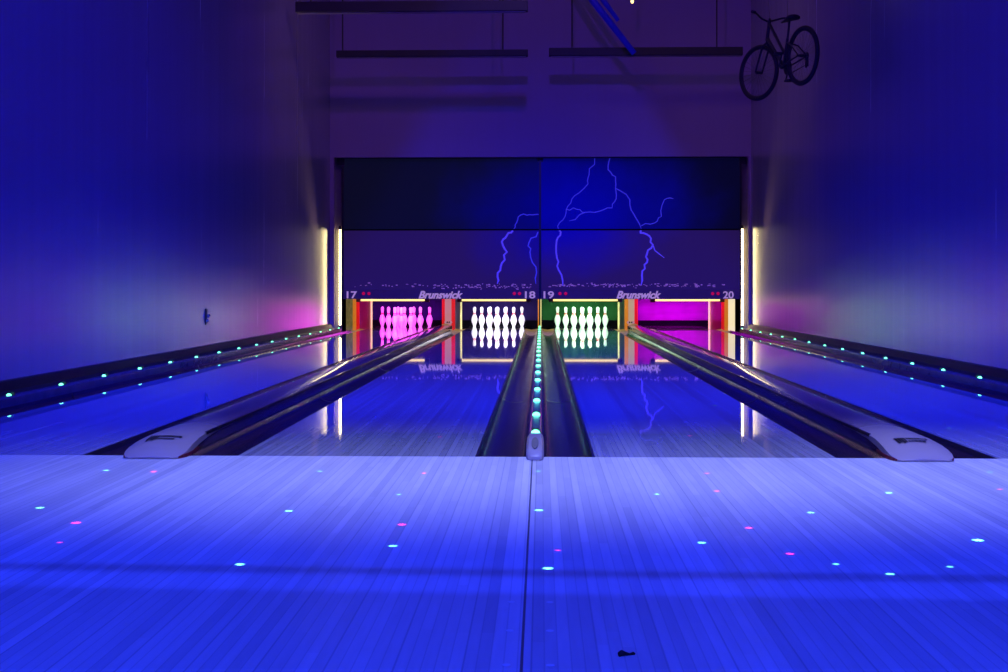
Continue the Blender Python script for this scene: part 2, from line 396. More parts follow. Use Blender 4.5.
# ------------------------------------------------------------------ ball return covers
def cap_ring(y, w_, ze, zc, zb=-.10, n=12):
    pts = [(-w_, y, zb), (-w_, y, max(ze * .45, zb + .001)), (-w_ * 1.0, y, ze)]
    for i in range(1, n):
        a = -1 + 2 * i / n
        pts.append((w_ * a, y, ze + (zc - ze) * (1 - abs(a) ** 2.2)))
    pts += [(w_, y, ze), (w_, y, max(ze * .45, zb + .001)), (w_, y, zb)]
    return pts
cap0 = None
def make_cap(label):
    t = thing('ball_return_cover', label, 'ball return cover', (0, FOUL, 0), group='ball return covers')
    m = MB(); ys = [.62, .9] + [1.5 + i * 1.6 for i in range(10)] + [17.45]
    ys = [.64] + ys
    m.loft([cap_ring(.004, .112, .020, .030), cap_ring(.30, .1145, .035, .05)] + [cap_ring(y, .116, .062, .080) for y in ys[1:]])
    m.build('cover_body', MT['cap'], t, smooth='auto')
    for s in (-1, 1):
        e = MB(); e.box(s * .116 - .006, s * .116 + .0055, .36, 17.45, .052, .067, .002)
        e.build('edge_lip', MT['blackgloss'], t)
    n = MB()
    rings = [cap_ring(1.45, .1168, .0625, .0808, .05), cap_ring(.66, .1175, .063, .082, .048), cap_ring(.40, .1185, .063, .084, .040), cap_ring(.22, .126, .058, .080, .028), cap_ring(.09, .134, .048, .072, .018),
             cap_ring(.003, .138, .036, .060, .010), cap_ring(-.05, .137, .026, .050, .005), cap_ring(-.09, .130, .017, .036, .003), cap_ring(-.115, .117, .010, .022, .003), cap_ring(-.126, .098, .006, .011, .003)]
    n.loft(rings)
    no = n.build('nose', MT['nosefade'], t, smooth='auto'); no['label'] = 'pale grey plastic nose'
    r = MB()
    for s in (-1, 1):
        pl = [(.20, .1295), (.09, .1375), (.0, .1415), (-.05, .1405), (-.09, .1335), (-.112, .121)]
        r.loft([[(s * (w_ - .012), y, .0025), (s * w_, y, .0025), (s * (w_ - .001), y, .016 if y > -.1 else .010), (s * (w_ - .012), y, .016 if y > -.1 else .010)] for y, w_ in pl])
    r.build('base_strip', MT['red'], no)
    # small dark print on the nose: an emblem and two illegible lines
    d = MB()
    def zt(x, y):
        prof = [(.22, .080), (.09, .072), (0, .060), (-.05, .050)]
        for (y1, z1), (y0, z0) in zip(prof, prof[1:]):
            if y0 <= y <= y1:
                return z0 + (z1 - z0) * (y - y0) / (y1 - y0) - .012 * (abs(x) / .13) ** 2.2 + .0028
        return .062
    def dash(x0, x1, y0, y1):
        d.quad((x0, y0, zt(x0, y0)), (x1, y0, zt(x1, y0)), (x1, y1, zt(x1, y1)), (x0, y1, zt(x0, y1)))
    for i in range(4):
        dash(-.072 + i * .012, -.063 + i * .012, .025 + .016 * (i % 2), .125)
    rr = random.Random(3); x = -.022
    while x < .065:
        w_ = rr.uniform(.006, .014); dash(x, x + w_, .088, .120); x += w_ + .003
    x = -.022
    while x < .05:
        w_ = rr.uniform(.008, .016); dash(x, x + w_, .045, .066); x += w_ + .003
    d.build('printed_mark', MT['ink'], no)
    c = MB(); c.lathe([(.10, 0), (.116, .0), (.121, .012), (.116, .03), (.10, .03), (.10, 0)], (0, 17.42, -.02), 24, 'Y')
    for v in c.bm.verts: v.co.z = max(v.co.z, -.09)
    c.build('end_ring', MT['gold'], t, smooth='auto')
    return t
for s, lb in ((-1, 'long dark ball return cover with pale rounded nose, between lanes 17 and 18'), (1, 'long dark ball return cover with pale rounded nose, between lanes 19 and 20')):
    if cap0 is None: cap0 = t = make_cap(lb)
    else: t = copy_tree(cap0); t['label'] = lb
    t.location.x = s * DIVX

# ------------------------------------------------------------------ masking wall above the pins
PX = MASK_Y / 1290.0
def mx(p): return .027 + (p - 541.2) * PX      # measured mural coordinates -> metres
def mz(p): return .757 - (p - 287.1) * PX
X0, XM, X1 = mx(342.5), mx(540.2), mx(739.5)
ZT, ZD, ZS, ZB = mz(155.5), mz(229.7), mz(289.5), mz(299)
def ribbon(mb, pts, w_, y):
    P = [Vector((mx(a), mz(b))) for a, b in pts]
    # jagged subdivision
    Q = [P[0]]; rr = random.Random(int(P[0].x * 1000) + len(P))
    for a, b in zip(P, P[1:]):
        d = (b - a); nrm = Vector((-d.y, d.x))
        for f in (.33, .66):
            Q.append(a + d * f + nrm * rr.uniform(-.13, .13))
        Q.append(b)
    vs = []
    for i, p in enumerate(Q):
        d = (Q[min(i+1, len(Q)-1)] - Q[max(i-1, 0)]).normalized(); nrm = Vector((-d.y, d.x))
        ww = w_ * (1 if i < len(Q) - 1 else .4)
        vs.append((mb.bm.verts.new((p.x - nrm.x*ww, y, p.y - nrm.y*ww)), mb.bm.verts.new((p.x + nrm.x*ww, y, p.y + nrm.y*ww))))
    for a, b in zip(vs, vs[1:]): mb.bm.faces.new((a[0], a[1], b[1], b[0]))
YF = MASK_Y - .006
def text_mesh(name, body, size, x, z, m, parent, shear=0., offset=0., width=None, align='CENTER'):
    c = bpy.data.curves.new(name, 'FONT'); c.body = body; c.size = size; c.align_x = align; c.align_y = 'CENTER'
    c.shear = shear; c.extrude = .002; c.bevel_depth = offset; c.bevel_resolution = 0
    o = bpy.data.objects.new(name, c); COL.objects.link(o)
    dg = bpy.context.evaluated_depsgraph_get()
    me = bpy.data.meshes.new_from_object(o.evaluated_get(dg)); me.name = name
    bpy.data.objects.remove(o)
    if width:
        xs = [v.co.x for v in me.vertices]; k = width / (max(xs) - min(xs)); c0 = (max(xs) + min(xs)) / 2
        for v in me.vertices: v.co.x = (v.co.x - c0) * k
    me.materials.clear(); me.materials.append(m)
    o = bpy.data.objects.new(name, me); COL.objects.link(o)
    o.location = (x, MASK_Y - .006, z); o.rotation_euler = (R(90), 0, 0); o.parent = parent
    return o

UL = [([(594.6,158.5),(589,175),(588,184),(574.4,196),(568,206),(565,216.7),(557.7,226),(558.5,229)], 0, .011),
      ([(609.8,158.5),(608,170),(615.4,177),(615.4,188.5),(629.6,200),(633.7,214.6),(641,228.8)], 0, .013),
      ([(615.4,188.5),(616,199),(612,208),(599,211.5),(585,212.5),(569,221)], 0, .012),
      ([(641,226),(654.6,223),(661,216.7),(664,200),(673,199)], 1, .010), ([(566,209),(577,209.5),(585,212.5)], 1, .010)]
LR = [([(559,230.5),(560.8,232),(556.7,240.6),(557,258),(558.7,270),(563,286)], 0, .017),
      ([(641,230.5),(640,233),(649,236),(652.5,244.8),(646.7,254),(646.7,262.5),(642,271),(641,285)], 0, .019), ([(652.5,244.8),(664,258)], 0, .012)]
UR = [([(538.6,214.4),(530,214.6),(520.6,215),(516.5,223),(513.8,229)], 0, .012)]
LL = [([(513,230.5),(507,235.4),(501.9,241.7),(507,252),(502,263),(497.7,273),(497.3,284)], 0, .020), ([(538,232),(529,242.7),(530,252),(536,267),(536,284)], 1, .013)]
mask_defs = [
    ('upper left dark night sky mask panel with one faint lightning branch', X0, XM, ZD, ZT, UR, ((.0045,.005,.022),(.001,.001,.17)), (.5, 2.05, 2.6, 1.5)),
    ('upper right mask panel with two tall lightning bolts on deep blue sky', XM, X1, ZD, ZT, UL, ((.0025,.0025,.026),(.001,.001,.28)), (.45, 2.1, 3.0, 1.8)),
    ('lower left mask panel above lanes 17 and 18, one bright lightning bolt', X0, XM, ZB, ZD, LL, ((.026,.010,.085),(.006,.003,.24)), (.3, 1.75, 2.0, 1.2)),
    ('lower right mask panel above lanes 19 and 20, with two lightning bolts above city lights', XM, X1, ZB, ZD, LR, ((.026,.010,.09),(.004,.002,.32)), (.3, 1.8, 2.4, 1.1)),
]
for i, (lb, xa, xb, za, zb, bolts, (lo, hi), (cx, cz, rx, rz)) in enumerate(mask_defs):
    t = thing('printed_mask', lb, 'mask panel', ((xa + xb) / 2, MASK_Y, za), group='printed mask panels')
    off = -t.location
    def place(o):
        o.location = Vector(o.location) + off; return o
    lower = i >= 2
    place(MB().box(xa + .008, xb - .008, MASK_Y, MASK_Y + .05, (ZS if lower else za + .008), zb - .008).build('printed_panel', mural_mat('night_sky_print_%d' % i, lo, hi, cx, cz, rx, rz, .55), t))
    for faint in (0, 1):
        bs = [b for b in bolts if b[1] == faint]
        if not bs: continue
        for q, (pts, _, w_) in enumerate(bs):
            m = MB(); ribbon(m, pts, w_ * (.75 if not lower else .85), YF - .0006 * q - .001 * faint)
            place(m.build('lightning_bolt', MT['boltfaint' if faint else ('bolt' if lower else 'boltdim')], t))
    if lower:
        m = MB(); rr = random.Random(i)
        zc = mz(285.8)
        n = 150
        for q in range(n):
            x = rr.uniform(xa + .15, xb - .15)
            bright = (xa + (xb - xa) * .45 < x) if i == 2 else x < xa + (xb - xa) * .8
            if not bright and rr.random() < .55: continue
            z = mz(rr.gauss(285.2, .8) + (2.2 if (bright and i == 2 and rr.random() < .5) else 0))
            w_, h_ = rr.uniform(.004, .022), rr.uniform(.003, .009)
            y = YF + .003 - .00002 * q
            m.quad((x - w_, y, z - h_), (x + w_, y, z - h_), (x + w_, y, z + h_), (x - w_, y, z + h_))
        place(m.build('city_lights', MT['city'], t))['kind'] = 'stuff'
        so = place(MB().box(xa + .008, xb - .008, MASK_Y, MASK_Y + .06, za, ZS).build('number_strip', MT['strip'], t))
        def on_strip(o): o.parent = so; return o
        zc = mz(295.2)
        bx = mx(440.6) if i == 2 else mx(638.5)
        on_strip(text_mesh('lettering', 'Brunswick', .175, bx, zc, MT['letter'], so, shear=.35, offset=.007, width=mx(463) - mx(418.3)))
        for body, p in ((('17', 351.3), ('18', 530.2)) if i == 2 else (('19', 548.8), ('20', 727.5))):
            on_strip(text_mesh('lane_number', body, .165, mx(p), zc, MT['letter'], so, offset=.004, width=mx(357) - mx(346.5)))
        for p in ((363, 368.5, 514.4, 519.6) if i == 2 else (560, 565.7, 712, 717.3)):
            d = MB(); d.lathe([(.0001, 0), (.028, 0), (.026, -.006), (.0001, -.008)], (mx(p), MASK_Y, mz(293.5)), 14, 'Y')
            d.build('indicator_light', MT['reddot'], so)
f = thing('mask_rails', 'thin black rails framing the lightning mural', 'frame', (0, MASK_Y, ZB))
def fr(name, *a, m='rail'):
    o = MB().box(*a).build(name, MT[m], f); o.location = -f.location; return o
F0, F1 = MASK_Y - .03, MASK_Y - .009
fr('top_rail', X0 - .02, X1 + .02, F0, F1, ZT - .05, ZT + .0)
fr('middle_rail', X0, X1, F0 + .012, F1, ZD - .011, ZD + .011, m='cushion')
fr('center_post', XM - .02, XM + .02, F0, F1, ZB, ZT)
for x in (X0, X1): fr('side_rail', x - .015, x + .012, F0, F1, ZB, ZT)
for x in (X0 - .035, X1 + .035): fr('corner_bracket', x - .06, x + .06, F0 - .005, F1, mz(165), mz(157.0))
fr('corner_bracket', XM - .05, XM + .05, F0 - .005, F1, mz(162), mz(157.))

# ------------------------------------------------------------------ pinsetter ends: kickbacks, curtains, deck lights
KY0, KY1, KH = 23.9, 25.55, .95
def kick(label, xa, xb, stripes, emblem=None, lside='kside', rside='kside', posts=(True, True)):
    t = thing('pinsetter_kickback', label, 'kickback', ((xa + xb) / 2, KY0, -.14), group='pinsetter kickbacks')
    off = -t.location
    def P(o): o.location = off; return o
    P(MB().box(xa + .01, xb - .01, KY0 + .02, KY1, -.14, KH).build('core', MT['black'], t))
    P(MB().box(xa, xa + .012, KY0 + .012, KY1, -.14, KH).build('side_plate', MT[lside], t))
    P(MB().box(xb - .012, xb, KY0 + .012, KY1, -.14, KH).build('side_plate', MT[rside], t))
    w_ = xb - xa; u = 0
    for frac, m in stripes:
        P(MB().box(xa + w_ * u, xa + w_ * (u + frac), KY0, KY0 + .02, -.14, KH).build('front_stripe', MT[m], t)); u += frac
    for on, x, s in ((posts[0], xa, -1), (posts[1], xb, 1)):
        if on: P(MB().box(x - (.028 if s < 0 else 0), x + (.028 if s > 0 else 0), KY1 - .06, KY1, -.10, KH, .004).build('corner_post', MT['kyellow'], t))
    if emblem is not None:
        for q in (-1, 1):
            h = MB(); cx_ = emblem + q * .042
            pts = [(cx_ + .034 * math.cos(R(60 * i)), .105 + .030 * math.sin(R(60 * i))) for i in range(6)]
            h.loft([[(x, KY0 - .004, z) for x, z in pts], [(x, KY0 + .001, z) for x, z in pts]])
            e = P(h.build('emblem', MT['letter'], t))
            v = MB(); cxx = emblem + q * .018
            pts = [(cxx + .015 * math.cos(R(60 * i)), .105 + .018 * math.sin(R(60 * i))) for i in range(6)]
            v.loft([[(x, KY0 - .007, z) for x, z in pts], [(x, KY0 - .003, z) for x, z in pts]])
            v.build('emblem_core', MT['ink'], e)
    return t
kick('red and pink striped kickback post between the lane 17 and lane 18 pins', -DIVX - .1225, -DIVX + .1225, ((.22, 'kred'), (.50, 'kpink'), (.28, 'kred')), -DIVX - .005, 'ksidereflect', 'kside', (False, True))
kick('cream and red striped kickback post between lane 19 pins and magenta deck', DIVX - .1225, DIVX + .1225, ((.28, 'korange'), (.46, 'kcream'), (.26, 'kred')), DIVX - .01, 'kside', 'ksidereflect', (True, False))
kick('thin orange-edged kickback between the white-lit and green-lit pins', -.033, .033, ((.28, 'korange'), (.44, 'black'), (.28, 'kyellow')), None, 'ksidereflect', 'ksidereflect', (False, False))
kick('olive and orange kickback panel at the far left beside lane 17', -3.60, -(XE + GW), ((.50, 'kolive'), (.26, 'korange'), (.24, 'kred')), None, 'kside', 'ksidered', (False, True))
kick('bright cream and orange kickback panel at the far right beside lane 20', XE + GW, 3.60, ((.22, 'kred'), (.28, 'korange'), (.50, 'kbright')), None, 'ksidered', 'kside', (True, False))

cur = {17: ('dark purple ball curtain behind the magenta-lit pins of lane 17', 'curt'), 18: ('dark blue-violet ball curtain behind the white-lit pins of lane 18', 'curt'),
       19: ('green-lit ball curtain behind the pins of lane 19', 'curtgreen'), 20: ('glowing magenta ball curtain behind the empty deck of lane 20', 'curtmag')}
for k, (lb, m) in cur.items():
    t = thing('ball_curtain', lb, 'ball curtain', (LANES[k], 25.62, 0), group='ball curtains')
    W2 = LW / 2 + GW
    c = MB(); n = 40
    c.loft([[(-W2 + 2 * W2 * i / n, .012 * math.sin(i * .9), z) for i in range(n + 1)] for z in (.10, .5, 1.0)], closed=False)
    c.build('cloth', MT[m], t, smooth=True)
    MB().box(-W2, W2, -.05, .10, -.14, .10, .01).build('pit_cushion', MT['cushion'], t)
    tag(t)

dl = {17: 'yellow tube light under the mask above lane 17 pins', 18: 'yellow tube light under the mask above lane 18 pins', 19: 'yellow tube light under the mask above lane 19 pins', 20: 'yellow tube light under the mask above the empty lane 20 deck'}
d0 = None
for k, lb in dl.items():
    if d0 is None:
        d0 = t = thing('pin_deck_light', lb, 'light', (0, 22.62, .50), group='lights above the pin decks')
        W2 = LW / 2 + .12
        MB().box(-W2, W2, -.04, .06, .05, .12, .006).build('housing', MT['fixture'], t)
        MB().lathe([(.017, -W2 + .06), (.017, W2 - .06)], (0, 0, .028), 10, 'X').build('tube', MT['decktube'], t, smooth='auto')
        for s in (-1, 1):
            MB().box(s * (W2 - .05) - .04, s * (W2 - .05) + .04, -.03, .04, -.005, .06, .006).build('end_socket', MT['red'], t)
    else:
        t = copy_tree(d0); t['label'] = lb
    t.location.x = LANES[k]
pr = MB().box(-3.40, 3.40, 22.42, 22.57, .63, .70).build('support_rail', MT['fixture'])
tag(pr, 'grey cross rail behind the mask carrying the pin deck lights', 'rail')

# ------------------------------------------------------------------ bowling pins
PROF = [(.0001, 0), (.024, 0), (.0270, .006), (.0340, .030), (.0450, .057), (.0540, .085), (.0595, .108), (.0605, .118), (.0590, .140), (.0525, .165), (.0430, .190), (.0320, .217), (.0255, .238), (.0230, .254), (.0238, .272), (.0270, .294), (.0308, .318), (.0323, .340), (.0300, .358), (.0220, .372), (.0110, .379), (.0001, .381)]
def make_pin():
    o = MB().lathe(PROF, seg=20).build('bowling_pin', MT['pin'], smooth=True)
    b = MB()
    b.lathe([(.0318, .2205), (.0288, .2285), (.0274, .2330), (.0265, .2330), (.0300, .2205)], seg=20)
    b.lathe([(.0249, .2440), (.0244, .2480), (.0241, .2540), (.0246, .2620), (.0230, .2620), (.0230, .2440)], seg=20)
    b.build('neck_band', MT['pinred'], o, smooth=True)
    return o
def spots():
    yield 0, 0, 'head pin'
    for r, names in ((1, ('second row left pin', 'second row right pin')), (2, ('third row left pin', 'third row middle pin', 'third row right pin')),
                     (3, ('back row far left pin', 'back row inner left pin', 'back row inner right pin', 'back row far right pin'))):
        for i, nm in enumerate(names):
            yield (i - r / 2) * .3048, r * .264, nm
lit = {17: 'magenta-lit', 18: 'white-lit', 19: 'green-lit'}
p0 = None
for k in (17, 18, 19):
    for dx, dy, nm in spots():
        if p0 is None: p0 = o = make_pin()
        else: o = copy_tree(p0)
        o.location = (LANES[k] + dx, HEAD + dy, .0006)
        tag(o, '%s of the %s rack on lane %d, red neck band' % (nm, lit[k], k), 'bowling pin', 'bowling pins on lane %d' % k)

# ------------------------------------------------------------------ corner tube lights
for s, lb in ((-1, 'tall warm white vertical tube light left of the mural'), (1, 'tall warm white vertical tube light right of the mural')):
    t = thing('tube_light', lb, 'light', (-3.402 if s < 0 else 3.427, MASK_Y + .07, .05), group='vertical tube lights')
    a_, b_ = sorted((s * -.02, s * .16))
    MB().box(a_, b_, .05, .08, -.03, 2.87, .004).build('backing', MT['fixture'], t)
    MB().lathe([(.0145, .05), (.0145, 1.70)], (0, 0, 0), 14).build('tube', MT['tube'], t, smooth='auto')
    for z in (.0, 1.69):
        MB().lathe([(.019, z), (.019, z + .06)], (0, 0, 0), 14).build('end_socket', MT['black'], t, smooth='auto')

# ------------------------------------------------------------------ overhead bars
def bar(label, x0, x1, y, z0, z1, wires):
    t = thing('hanging_bar', label, 'hanging bar', ((x0 + x1) / 2, y, z0), group='dark bars hanging from the ceiling')
    h = (x1 - x0) / 2
    MB().box(-h, h, -.06, .06, 0, z1 - z0, .008).build('casing', MT['bar'], t)
    MB().box(-h + .03, h - .03, -.03, .03, -.014, .002).build('bottom_lip', MT['fixture'], t)
    for wx in wires:
        MB().tube([(wx - (x0 + x1) / 2, 0, z1 - z0 - .01), (wx - (x0 + x1) / 2, 0, CEIL - z0)], .012, 6).build('hanging_wire', MT['wire'], t)
def upx(px, Y): return .027 + (px - 541.2) / 1290 * Y
def upz(py, Y): return .757 - (py - 287.1) / 1290 * Y
bar('short dark bar left of the mural center, hanging nearest the mural', upx(336, 20.4), upx(528, 20.4), 20.4, upz(56.5, 20.4), upz(50, 20.4), (upx(503, 20.4), upx(342, 20.4)))
bar('dark bar hanging to the right, under the diagonal blue pole', upx(549, 20.4), upx(741.5, 20.4), 20.4, upz(56.5, 20.4), upz(48.5, 20.4), (upx(572, 20.4), upx(716, 20.4)))
bar('dark bar hanging at the top edge on the left, wider and higher in view', upx(295, 17.9), upx(528, 17.9), 17.9, upz(11.5, 17.9), upz(1, 17.9), (upx(310, 17.9), upx(500, 17.9)))

t = thing('hanging_pole', 'blue-lit diagonal double pole hanging from the ceiling above the right bar', 'pole', (upx(620, 20.0), 20.0, upz(56, 20.0)))
off = -t.location
p_a = [(upx(590 - 34, 20.0), 20.0, upz(-58, 20.0)), (upx(592, 20.0), 20.0, upz(0, 20.0)), (upx(634, 20.0), 20.0, upz(54, 20.0))]
p_b = [(upx(602 - 40, 20.0), 19.94, upz(-60, 20.0)), (upx(602, 20.0), 19.94, upz(0, 20.0)), (upx(618, 20.0), 19.94, upz(22, 20.0))]
o = MB().tube(p_a, (.06, .055, .045), 10).build('pole', MT['bluelitpipe'], t, smooth=True); o.location = off
o = MB().tube(p_b, (.045, .045, .03), 8).build('brace', MT['bluelitpipe'], t, smooth=True); o.location = off
o = MB().tube([p_a[0], (p_a[0][0], 20.0, CEIL)], .05, 8).build('drop_rod', MT['bluelitpipe'], t, smooth=True); o.location = off
t = thing('ceiling_lamp', 'tiny yellow lamp at the top edge right of the diagonal pole', 'lamp', (upx(632, 20.2), 20.2, upz(2, 20.2)))
MB().lathe([(.0001, -.035), (.018, -.025), (.026, 0), (.02, .03), (.012, .045)], seg=14).build('bulb', MT['lamp'], t, smooth=True)
MB().lathe([(.03, .03), (.03, .09), (.012, .10), (.012, CEIL - t.location.z)], seg=10).build('stem', MT['black'], t, smooth='auto')

# ------------------------------------------------------------------ bicycle hanging by the right wall
def bicycle():
    ry, fy = 15.15, 16.10
    rx, fx = upx(801.4, ry), upx(758.8, fy)
    rz_ = upz(57, ry)
    t = thing('bicycle', 'dark step-through bicycle hanging high beside the right wall', 'bicycle', (rx, ry, rz_ - .345), math.atan2(fy - ry, fx - rx))
    WB = math.hypot(fx - rx, fy - ry) + .02
    t.rotation_euler[1] = R(2.0)
    r0 = .345
    def wheel(x, steer, axle_w):
        h = MB(); h.lathe([(.018, -.045), (.018, .045)], (0, 0, 0), 10, 'Y'); h.tube([(0, -axle_w, 0), (0, axle_w, 0)], .006, 6)
        w_ = h.build('wheel', MT['bike'], t, smooth='auto')
        w_.location = (x, 0, r0); w_.rotation_euler = (0, 0, steer)
        n = 48
        c = [(math.cos(2*math.pi*i/n), math.sin(2*math.pi*i/n)) for i in range(n)]
        MB().tube([(.322*a, 0, .322*b) for a, b in c], .027, 8, True).build('tire', MT['tire'], w_, smooth=True)
        MB().tube([(.296*a, 0, .296*b) for a, b in c], .010, 6, True).build('rim', MT['bike'], w_, smooth=True)
        s = MB()
        for i in range(28):
            a = 2*math.pi*i/28; b = a + (.55 if i % 2 else -.55)
            s.tube([(.016*math.cos(b), .03 * (1 if i % 4 < 2 else -1), .016*math.sin(b)), (.29*math.cos(a), 0, .29*math.sin(a))], .0014, 4)
        s.build('spokes', MT['bike'], w_)
        return w_
    steer = R(13)
    wheel(0, 0, .06)
    hb, ht = Vector((WB - .215, 0, .70)), Vector((WB - .285, 0, .93))     # head tube
    fd = (ht - hb).normalized()
    bb = Vector((.43, 0, .295)); st = Vector((.33, 0, .62)); sad = Vector((.275, 0, .815))
    f = MB()
    f.tube([hb, ht], .022, 10); f.tube([bb, st], .018, 10)
    f.tube([hb + fd * .03, bb + Vector((.0, 0, .02))], .020, 10)                     # down tube
    f.tube([ht - fd * .03, bb.lerp(st, .42)], .018, 10)                       # sloping top tube
    for s in (-1, 1):
        f.tube([bb + Vector((0, s*.03, 0)), Vector((.30, s*.055, .31)), Vector((0, s*.06, r0))], .010, 8)
        f.tube([st.lerp(bb, .12), Vector((.17, s*.045, .50)), Vector((0, s*.06, r0))], .009, 8)
    f.tube([bb - Vector((0, .04, 0)), bb + Vector((0, .04, 0))], .024, 10)
    f.build('frame', MT['bike'], t, smooth='auto')
    sp = MB(); sp.tube([st - (sad - st).normalized() * .05, sad], .0135, 8); sp.build('seat_post', MT['bike'], t, smooth='auto')
    sd = MB()
    rings = []
    for x, w_, z0, z1 in ((.155, .022, -.005, .018), (.06, .032, -.012, .026), (-.02, .060, -.018, .030), (-.09, .092, -.022, .038), (-.13, .075, -.012, .036), (-.145, .045, .0, .025)):
        rings.append([(sad.x + x + .01, w_ * math.cos(a), sad.z + .02 + (z1 if math.sin(a) > 0 else -z0 * -1) * abs(math.sin(a)) ** .7 * (1 if math.sin(a) > 0 else 1)) for a in [2*math.pi*i/12 for i in range(12)]])
    sd.loft(rings); sd.build('saddle', MT['tire'], t, smooth=True)
    # fork, steered with the front wheel
    fk = MB(); cw = Vector((WB, 0, r0))
    M_ = Matrix.Rotation(steer, 4, 'Z')
    crown = hb - fd * .03
    fk.tube([ht + fd * .03, crown], .015, 8)
    for s in (-1, 1):
        side = M_ @ Vector((0, s * .055, 0)); 
        fk.tube([crown, crown + side - fd * .04, crown.lerp(cw, .62) + side, cw + side], (.016, .015, .013, .010), 8)
    fk.build('fork', MT['bike'], t, smooth='auto')
    fw = wheel(WB, steer, .06)
    hbm = MB(); top = ht + fd * .0
    hbm.tube([ht, top], .014, 8)
    pts = []
    for y, x, z in ((-.35, -.09, .05), (-.28, -.05, .06), (-.19, .0, .05), (-.10, .03, .02), (0, .04, .0), (.10, .03, .02), (.19, .0, .05), (.28, -.05, .06), (.35, -.09, .05)):
        pts.append(top + M_ @ Vector((x, y, z)))
    hbm.tube(pts, .0125, 8)
    ho = hbm.build('handlebar', MT['bike'], t, smooth='auto')
    for pr in ((0, 1), (-1, -2)):
        g = MB(); a, b = pts[pr[0]], pts[pr[1]]
        g.tube([a + (a - b) * .25, a, b], .018, 8); g.build('grip', MT['tire'], ho, smooth='auto')
    # drivetrain on the bicycle's right side, pedals on both
    ck = MB(); ck.lathe([(.0001, -.002), (.092, -.002), (.092, .002), (.0001, .002)], (bb.x, -.055, bb.z), 24, 'Y')
    ck.tube([bb + Vector((0, -.075, 0)), bb + Vector((.10, -.085, -.135))], .010, 6)
    ck.tube([bb + Vector((0, .06, 0)), bb + Vector((-.10, .08, .135))], .010, 6)
    ck.tube([bb + Vector((0, -.08, 0)), bb + Vector((0, .07, 0))], .008, 6)
    co = ck.build('crankset', MT['bike'], t, smooth='auto')
    for sx, sy, sz in ((.10, -.13, -.135), (-.10, .125, .135)):
        c = bb + Vector((sx, sy, sz)); MB().box(c.x - .045, c.x + .045, c.y - .045, c.y + .045, c.z - .012, c.z + .012, .004).build('pedal', MT['tire'], co)
    ch = MB(); ch.tube([bb + Vector((0, -.055, .088)), Vector((0, -.055, r0 + .035))], .006, 6); ch.tube([bb + Vector((0, -.055, -.088)), Vector((.02, -.055, r0 - .10)), Vector((0.03, -.055, r0 - .035))], .006, 6)
    ch.build('chain', MT['bike'], t, smooth='auto')
    dr = MB(); dr.lathe([(.045, -.004), (.045, .004), (.03, .014), (.0001, .014)], (0, -.055, r0), 16, 'Y')
    dr.box(-.01, .04, -.075, -.055, r0 - .12, r0 - .01, .004); dr.lathe([(.024, -.004), (.024, .004)], (.03, -.065, r0 - .11), 12, 'Y')
    dr.build('derailleur', MT['bike'], t)
    for p in (Vector((.31, 0, .72)), ht + Vector((0, 0, .03))):
        MB().tube([p - Vector((0, 0, .05)), p + Vector((.12 if p.x > .5 else .1, 0, CEIL - rz_ - .35))], .0025, 4).build('hanging_wire', MT['wire'], t)
    return t
bicycle()

# ------------------------------------------------------------------ small things
yk = WALLX * 1290 / (541.2 - 206.3)
t = thing('wall_latch', 'small metal latch plate on the left wall above the baseboard', 'latch', (-WALLX, yk, upz(323, yk)))
MB().box(0, .012, -.045, .045, -.02, .15, .004).build('plate', MT['black'], t)
MB().lathe([(.0001, .05), (.014, .045), (.020, .030), (.012, .010), (.012, 0)][::-1], (0, -.005, .075), 12, 'X').build('knob', MT['chrome'], t, smooth=True)
MB().lathe([(.0001, .03), (.012, .026), (.014, .010), (.014, 0)][::-1], (0, -.005, .025), 12, 'X').build('stud', MT['chrome'], t, smooth=True)

yc = .757 * 1290 / (654.5 - 287.1)
c = MB(); rings = []
for i, (x, r_) in enumerate(((-.016, .0015), (-.013, .005), (-.006, .0065), (.0, .0045), (.008, .0025), (.018, .0032), (.024, .001))):
    rings.append([(x, .004 * math.sin(i) + r_ * math.cos(a) * 1.2, max(.0, r_ * .8 + r_ * math.sin(a))) for a in [2*math.pi*k/8 for k in range(8)]])
c.loft(rings); o = c.build('debris_scrap', MT['crumb'], smooth=True); o.location = (upx(625.5, yc), yc, 0); o.rotation_euler = (0, 0, R(35))
tag(o, 'tiny dark scrap lying on the blue approach boards near the camera', 'scrap')

# ------------------------------------------------------------------ lights
def light(kind, name, loc, aim, col, power, **k):
    d = bpy.data.lights.new(name, kind); d.color = col; d.energy = power
    for a, v in k.items(): setattr(d, a, v)
    o = bpy.data.objects.new(name, d); COL.objects.link(o); o.location = loc
    o.rotation_euler = (Vector(aim) - Vector(loc)).to_track_quat('-Z', 'Y').to_euler()
    return o

def projector(o, fn):
    """drive a lamp's strength by the floor point its ray lands on (a gobo)"""
    d = o.data; d.use_nodes = True; n, l = d.node_tree.nodes, d.node_tree.links
    em = n['Emission']
    g = n.new('ShaderNodeNewGeometry'); s = n.new('ShaderNodeSeparateXYZ'); l.new(g.outputs['Incoming'], s.inputs[0])
    M = lambda *a, **k: math_node(n, l, *a, **k)
    x, y, z = o.location
    iz = M('DIVIDE', z, s.outputs[2])        # incoming points back at the lamp along the ray
    u = M('ADD', x, M('MULTIPLY', M('MULTIPLY', s.outputs[0], iz), -1 * SGN)); v = M('ADD', y, M('MULTIPLY', M('MULTIPLY', s.outputs[1], iz), -1 * SGN))
    fn(n, l, M, u, v, em)
SGN = 1.0

